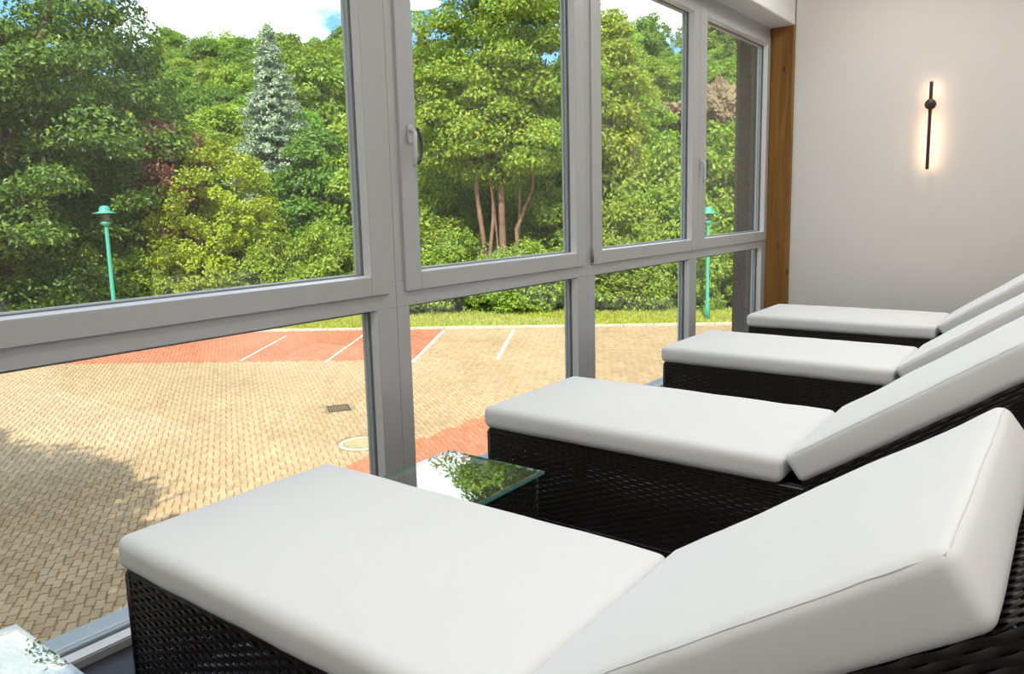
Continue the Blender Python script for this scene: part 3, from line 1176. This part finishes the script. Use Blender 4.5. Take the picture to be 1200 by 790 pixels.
# golden tree
X, Y, Z, W_, H_ = span(254, 33, 68, 163)
V, F, cc = crown([(0, 0, H_*.52, W_*.93, W_*.93, H_*.46), (0, 0, H_*.3, W_*.98, W_*.98, H_*.28)], 300, 150, .42, .13, 31, flat=.75, shell=.86)
tree('golden_tree', X, Y, Z, V, F, 'lf_gold', cc[:12], .18, 'dome shaped golden yellow tree', 'tree')
# dark layered tree
X, Y, Z, W_, H_ = span(372, 37, 62, 148)
V, F, cc = crown([(0, 0, H_*.55, W_*.95, W_*.95, H_*.42), (-.3, 0, H_*.25, W_*.95, W_*.95, H_*.24)], 150, 230, .8, .19, 41, flat=.4, shell=.75)
tree('layered_tree', X, Y, Z, V, F, 'lf_dark', cc[:12], .2, 'mid green layered tree to the right of the golden tree', 'tree')
# maple with several stems
X, Y, Z, W_, H_ = span(588, 30, 112, -125)
V, F, cc = crown([(.3, .2, H_*.72, W_*.78, W_*.78, H_*.29), (-W_*.35, -.2, H_*.50, W_*.62, W_*.62, H_*.15), (W_*.42, .3, H_*.52, W_*.58, W_*.58, H_*.17),
                  (0, 0, H_*.86, W_*.5, W_*.5, H_*.16), (-W_*.1, .6, H_*.42, W_*.7, W_*.6, H_*.1)], 240, 400, .95, .155, 51, flat=.4, shell=.7)


def maple_stems(mb):
    r_, u_ = _rt, None
    for dx, dxt, zt, r0 in ((-.75, -1.25, .62, .10), (-.55, -.35, .70, .07), (-.05, .1, .8, .13), (.25, 2.1, .62, .085), (.5, 1.2, .62, .06)):
        pts = []
        for q in np.linspace(0, 1, 7):
            xx = dx*.55+(dxt-dx*.55)*q**1.2+random.uniform(-.16, .16)
            pts.append((_rt[0]*xx, _rt[1]*xx+random.uniform(-.3, .3), H_*zt*q-.1+random.uniform(-.02, .02)))
        mb.tube(pts, [r0*1.3*(1-.75*q) for q in np.linspace(0, 1, 7)], 8)


tree('maple_tree', X, Y, Z, V, F, 'lf_maple', [cc[k] for k in (3, 17)], .05,
     'tall sunlit maple tree with several bare reddish stems', 'tree', 'barklight', fork=.5, extra=maple_stems)
# yellow tree
X, Y, Z, W_, H_ = span(716, 34, 42, 8)
V, F, cc = crown([(0, 0, H_*.75, W_*.9, W_*.9, H_*.25), (-.2, 0, H_*.5, W_*.8, W_*.8, H_*.2)], 110, 220, .7, .18, 61, flat=.45)
tree('yellow_tree', X, Y, Z, V, F, 'lf_yellow', cc[:10], .16, 'slender yellow-green tree beside the tall maple', 'tree')


# spruces: drooping whorls of branches
def conifer(Hc, Rc, seed, size, nlev, ragged=.15):
    g = np.random.default_rng(seed)
    P, out = [], []
    for lv in np.linspace(.03, .985, nlev):
        z = Hc*lv
        rad = Rc*(1-lv)**.85*(1+g.normal(0, ragged*.5))+.12
        nb = max(5, int(9+9*(1-lv)))
        for a in g.uniform(0, 2*math.pi, nb):
            r_ = rad*g.uniform(1-ragged*1.8, 1+ragged)
            m = max(8, int(r_*44))
            q = g.uniform(.12, 1, m)**.7
            droop = -.32*r_*q**1.5+.16*r_*q**4
            side = g.normal(0, .16+.10*q*r_, m)*(1.15-q)
            P.append(np.column_stack([np.cos(a)*r_*q-np.sin(a)*side, np.sin(a)*r_*q+np.cos(a)*side, z+droop+g.normal(0, .04, m)-np.abs(side)*.25]))
            out.append(np.column_stack([np.full(m, np.cos(a)*.5), np.full(m, np.sin(a)*.5), np.zeros(m)]))
    P = np.concatenate(P)
    out = np.concatenate(out)
    return leaves(P, size, (0, 0, .8), seed+1, outward=out, aspect=.5, fold=.1)


X, Y, Z, W_, H_ = span(328, 50, 42, 27)
V, F = conifer(H_, W_*1.42, 71, .20, 58, .2)
tree('blue_spruce', X, Y, Z, V, F, 'lf_spruce', [(0, 0, H_*.98)], .25, 'tall silvery blue spruce rising before the wooded hill', 'tree', fork=.5)
X, Y, Z, W_, H_ = span(503, 44, 34, 30)
V, F = conifer(H_, W_*1.05, 72, .30, 40, .3)
tree('larch', X, Y, Z, V, F, 'lf_olive', [(0, 0, H_*.98)], .22, 'olive brown conifer to the left of the tall maple', 'tree', fork=.5)

# shade tree off to the side, beside the building
V, F, cc, H_ = BIG
V, F, cc = crown([(0, 0, 7.6, 3.9, 3.9, 4.0), (.6, .5, 5.2, 3.6, 3.6, 2.2), (-.6, -.3, 9.4, 2.6, 2.6, 2.4)], 300, 190, 1.1, .26, 211, flat=.5, shell=.7)
for tx, ty, lab in ((-9.6, -5.7, 'leafy courtyard tree whose shade falls far out on the paving'), (-5.6, -5.4, 'leafy courtyard tree whose shade falls on the paving by the building')):
    ct = tree('courtyard_tree', tx, ty, GZ, V, F, 'lf_lime', [cc[k] for k in range(0, 60, 5)]+[(0, 0, 10)], .25, lab, 'tree')
ct = copy_tree(ct)  # extra unseen tree, added to block sky light from the shaded paving
ct.location = (-8.0, -12.5, GZ)
ct.scale = (1.5, 1.5, 1.45)
ct['label'] = 'tallest courtyard tree, unseen, added behind the two smaller ones to deepen the shade'

# hedge shrubs: three shapes, repeated
shr = []
for k in range(4):
    g = np.random.default_rng(80+k)
    blobs = [(g.uniform(-.7, .7), g.uniform(-.7, .7), g.uniform(.9, 2.2), g.uniform(.9, 1.3), g.uniform(.9, 1.3), g.uniform(.8, 1.2)) for _ in range(5)]
    blobs.append((0, 0, .6, 1.5, 1.5, .7))
    V, F, cc = crown(blobs, 130, 130, .42, .135, 90+k, flat=.7, shell=.8)
    mb = MB()
    stems(mb, (0, 0, -.1), [c for c in cc[:9]], .05, k, .4)
    fm = np_mesh('foliage', V, F)
    fm.materials.append(M['lf_shrub'])
    tm = mb.mesh('stems')
    tm.materials.append(M['barklight'])
    shr.append((fm, tm))


def shrub(x, y, z, k, s, hz, rz, label, group):
    t = empty('hedge_shrub', (x, y, z), rz)
    t.scale = (s, s, hz)
    link('foliage', shr[k][0], None, t)
    link('stems', shr[k][1], None, t)
    return tag(t, label, 'shrub', group)


g = np.random.default_rng(5)
k = 0
for row, (u0, step, s0, s1, h0, h1) in enumerate(((4.0, 1.55, .75, 1.05, .8, 1.15), (5.9, 1.9, 1.0, 1.4, 1.2, 1.75), (8.6, 2.4, 1.3, 1.8, 1.7, 2.4))):
    s = -30.0
    while s < 10.5:
        p = kpt(s+g.uniform(-.3, .3), u0+g.uniform(-.35, .35))
        sx_, hx_ = g.uniform(s0, s1), g.uniform(h0, h1)
        pxx = proj((p[0], p[1], 0))[0]
        if row and (175 < pxx < 425 or 545 < pxx < 640):
            s += step*.6
            continue
        shrub(p[0], p[1], float(hill_z(p[0], p[1])), k % 4, sx_, hx_, g.uniform(0, 6.28),
              ['leafy green shrub in the hedge along the grass strip', 'tall green shrub behind the front hedge', 'large bushy shrub at the foot of the wooded hill'][row],
              ['front hedge shrubs', 'second row of hedge shrubs', 'bushes at the hill foot'][row])
        k += 1
        s += step*g.uniform(.85, 1.15)

# rock outcrops on the hill
rocks = []
for (px, py, D, rw, rh, label) in ((796, 136, 66, 1.7, .8, 'bare pinkish rock outcrop on the wooded hill below the round green tree'),
                                   (844, 120, 60, .9, 1.2, 'bare brownish rock slope on the hill beside the rendered pillar')):
    X, Y, zc = column(px, D, py)
    bm = bmesh.new()
    bmesh.ops.create_icosphere(bm, subdivisions=5, radius=1)
    from mathutils import noise as mn
    for v in bm.verts:
        d = v.co.normalized()
        n_ = 1+.4*mn.noise(d*1.7+Vector((px, 0, 0)))+.25*mn.noise(d*4)+.16*mn.noise(d*9)+.1*mn.noise(d*20)
        v.co = Vector((d.x*rw*1.3, d.y*rw*1.3, d.z*rh*1.3))*n_
    me = bpy.data.meshes.new('rock')
    bm.to_mesh(me)
    bm.free()
    o = link('rock_outcrop', me, M['rock'])
    o.location = (X, Y, zc)
    tag(o, label, 'rock')
    rocks.append((px, py, D, rw*1.3*FPX/D, rh*1.3*FPX/D, zc))

# hill trees
proto_h = []
for k in range(5):
    g = np.random.default_rng(120+k)
    blobs = [(0, 0, 4.6, 2.5, 2.5, 2.9), (g.uniform(-1, 1), g.uniform(-1, 1), 3.4, 2.5, 2.5, 2.2), (g.uniform(-1, 1), g.uniform(-1, 1), 6.0, 1.7, 1.7, 1.7), (0, 0, 1.8, 2.4, 2.4, 1.5)]
    V, F, cc = crown(blobs, 140, 120, .75, .245, 130+k, flat=.5, shell=.78)
    mb = MB()
    stems(mb, (0, 0, -.6), [c for c in cc[:7]], .16, k, .5)
    me = np_mesh('tree_crown', V, F)
    me.materials.append(M['lf_hill'])
    tm = mb.mesh('tree_trunk')
    tm.materials.append(M['bark'])
    proto_h.append((me, tm))
g = np.random.default_rng(9)
cnt = 0
for u in np.arange(11.5, 125, 4.6):
    for s in np.arange(-110, 40, 4.9):
        ss, uu_ = s+g.uniform(-1.7, 1.7), u+g.uniform(-1.7, 1.7)
        kk, sc_, hz, rz = int(g.integers(5)), g.uniform(.8, 1.25), g.uniform(.8, 1.2), g.uniform(0, 6.28)
        x, y = kpt(ss, uu_)
        cap = float(hill_cap(np.array(ss)))
        if uu_ > cap+8:
            continue
        z = float(hill_z(np.array(x), np.array(y)))
        D = math.hypot(x-CAM[0], y-CAM[1])
        px, py = proj((x, y, z+7*sc_*hz))
        if px < 140 or px > 885:
            continue
        hw = 2.6*sc_*FPX/D
        pb = proj((x, y, z))[1]
        skip = False
        for (rx, ry, rD, rw, rh, zc) in rocks:
            if D < rD+2 and px+hw*.6 > rx-rw*.5 and px-hw*.6 < rx+rw*.5 and py < ry+rh*.5 and pb > ry-rh:
                skip = True
        if skip:
            continue
        # wholly behind the tall near trees: not in view
        if 20 < px < 165 or (545 < px < 655 and D > 40) or (D < 54 and 175 < px < 400):
            continue
        t = empty('hillside_tree', (x, y, z-.3), rz)
        t.scale = (sc_, sc_, sc_*hz)
        link('foliage', proto_h[kk][0], None, t)
        link('trunk', proto_h[kk][1], None, t)
        zone = 2 if uu_ > cap-5 else (0 if D < 58 else 1)
        tag(t, ['broadleaf tree on the lower slope of the wooded hill behind the bushes', 'broadleaf tree halfway up the wooded hill',
                'broadleaf tree on the ridge of the wooded hill against the sky'][zone], 'tree',
            ['trees of the lower slope', 'trees halfway up the hill', 'trees along the ridge'][zone])
        cnt += 1
print('hill trees', cnt)
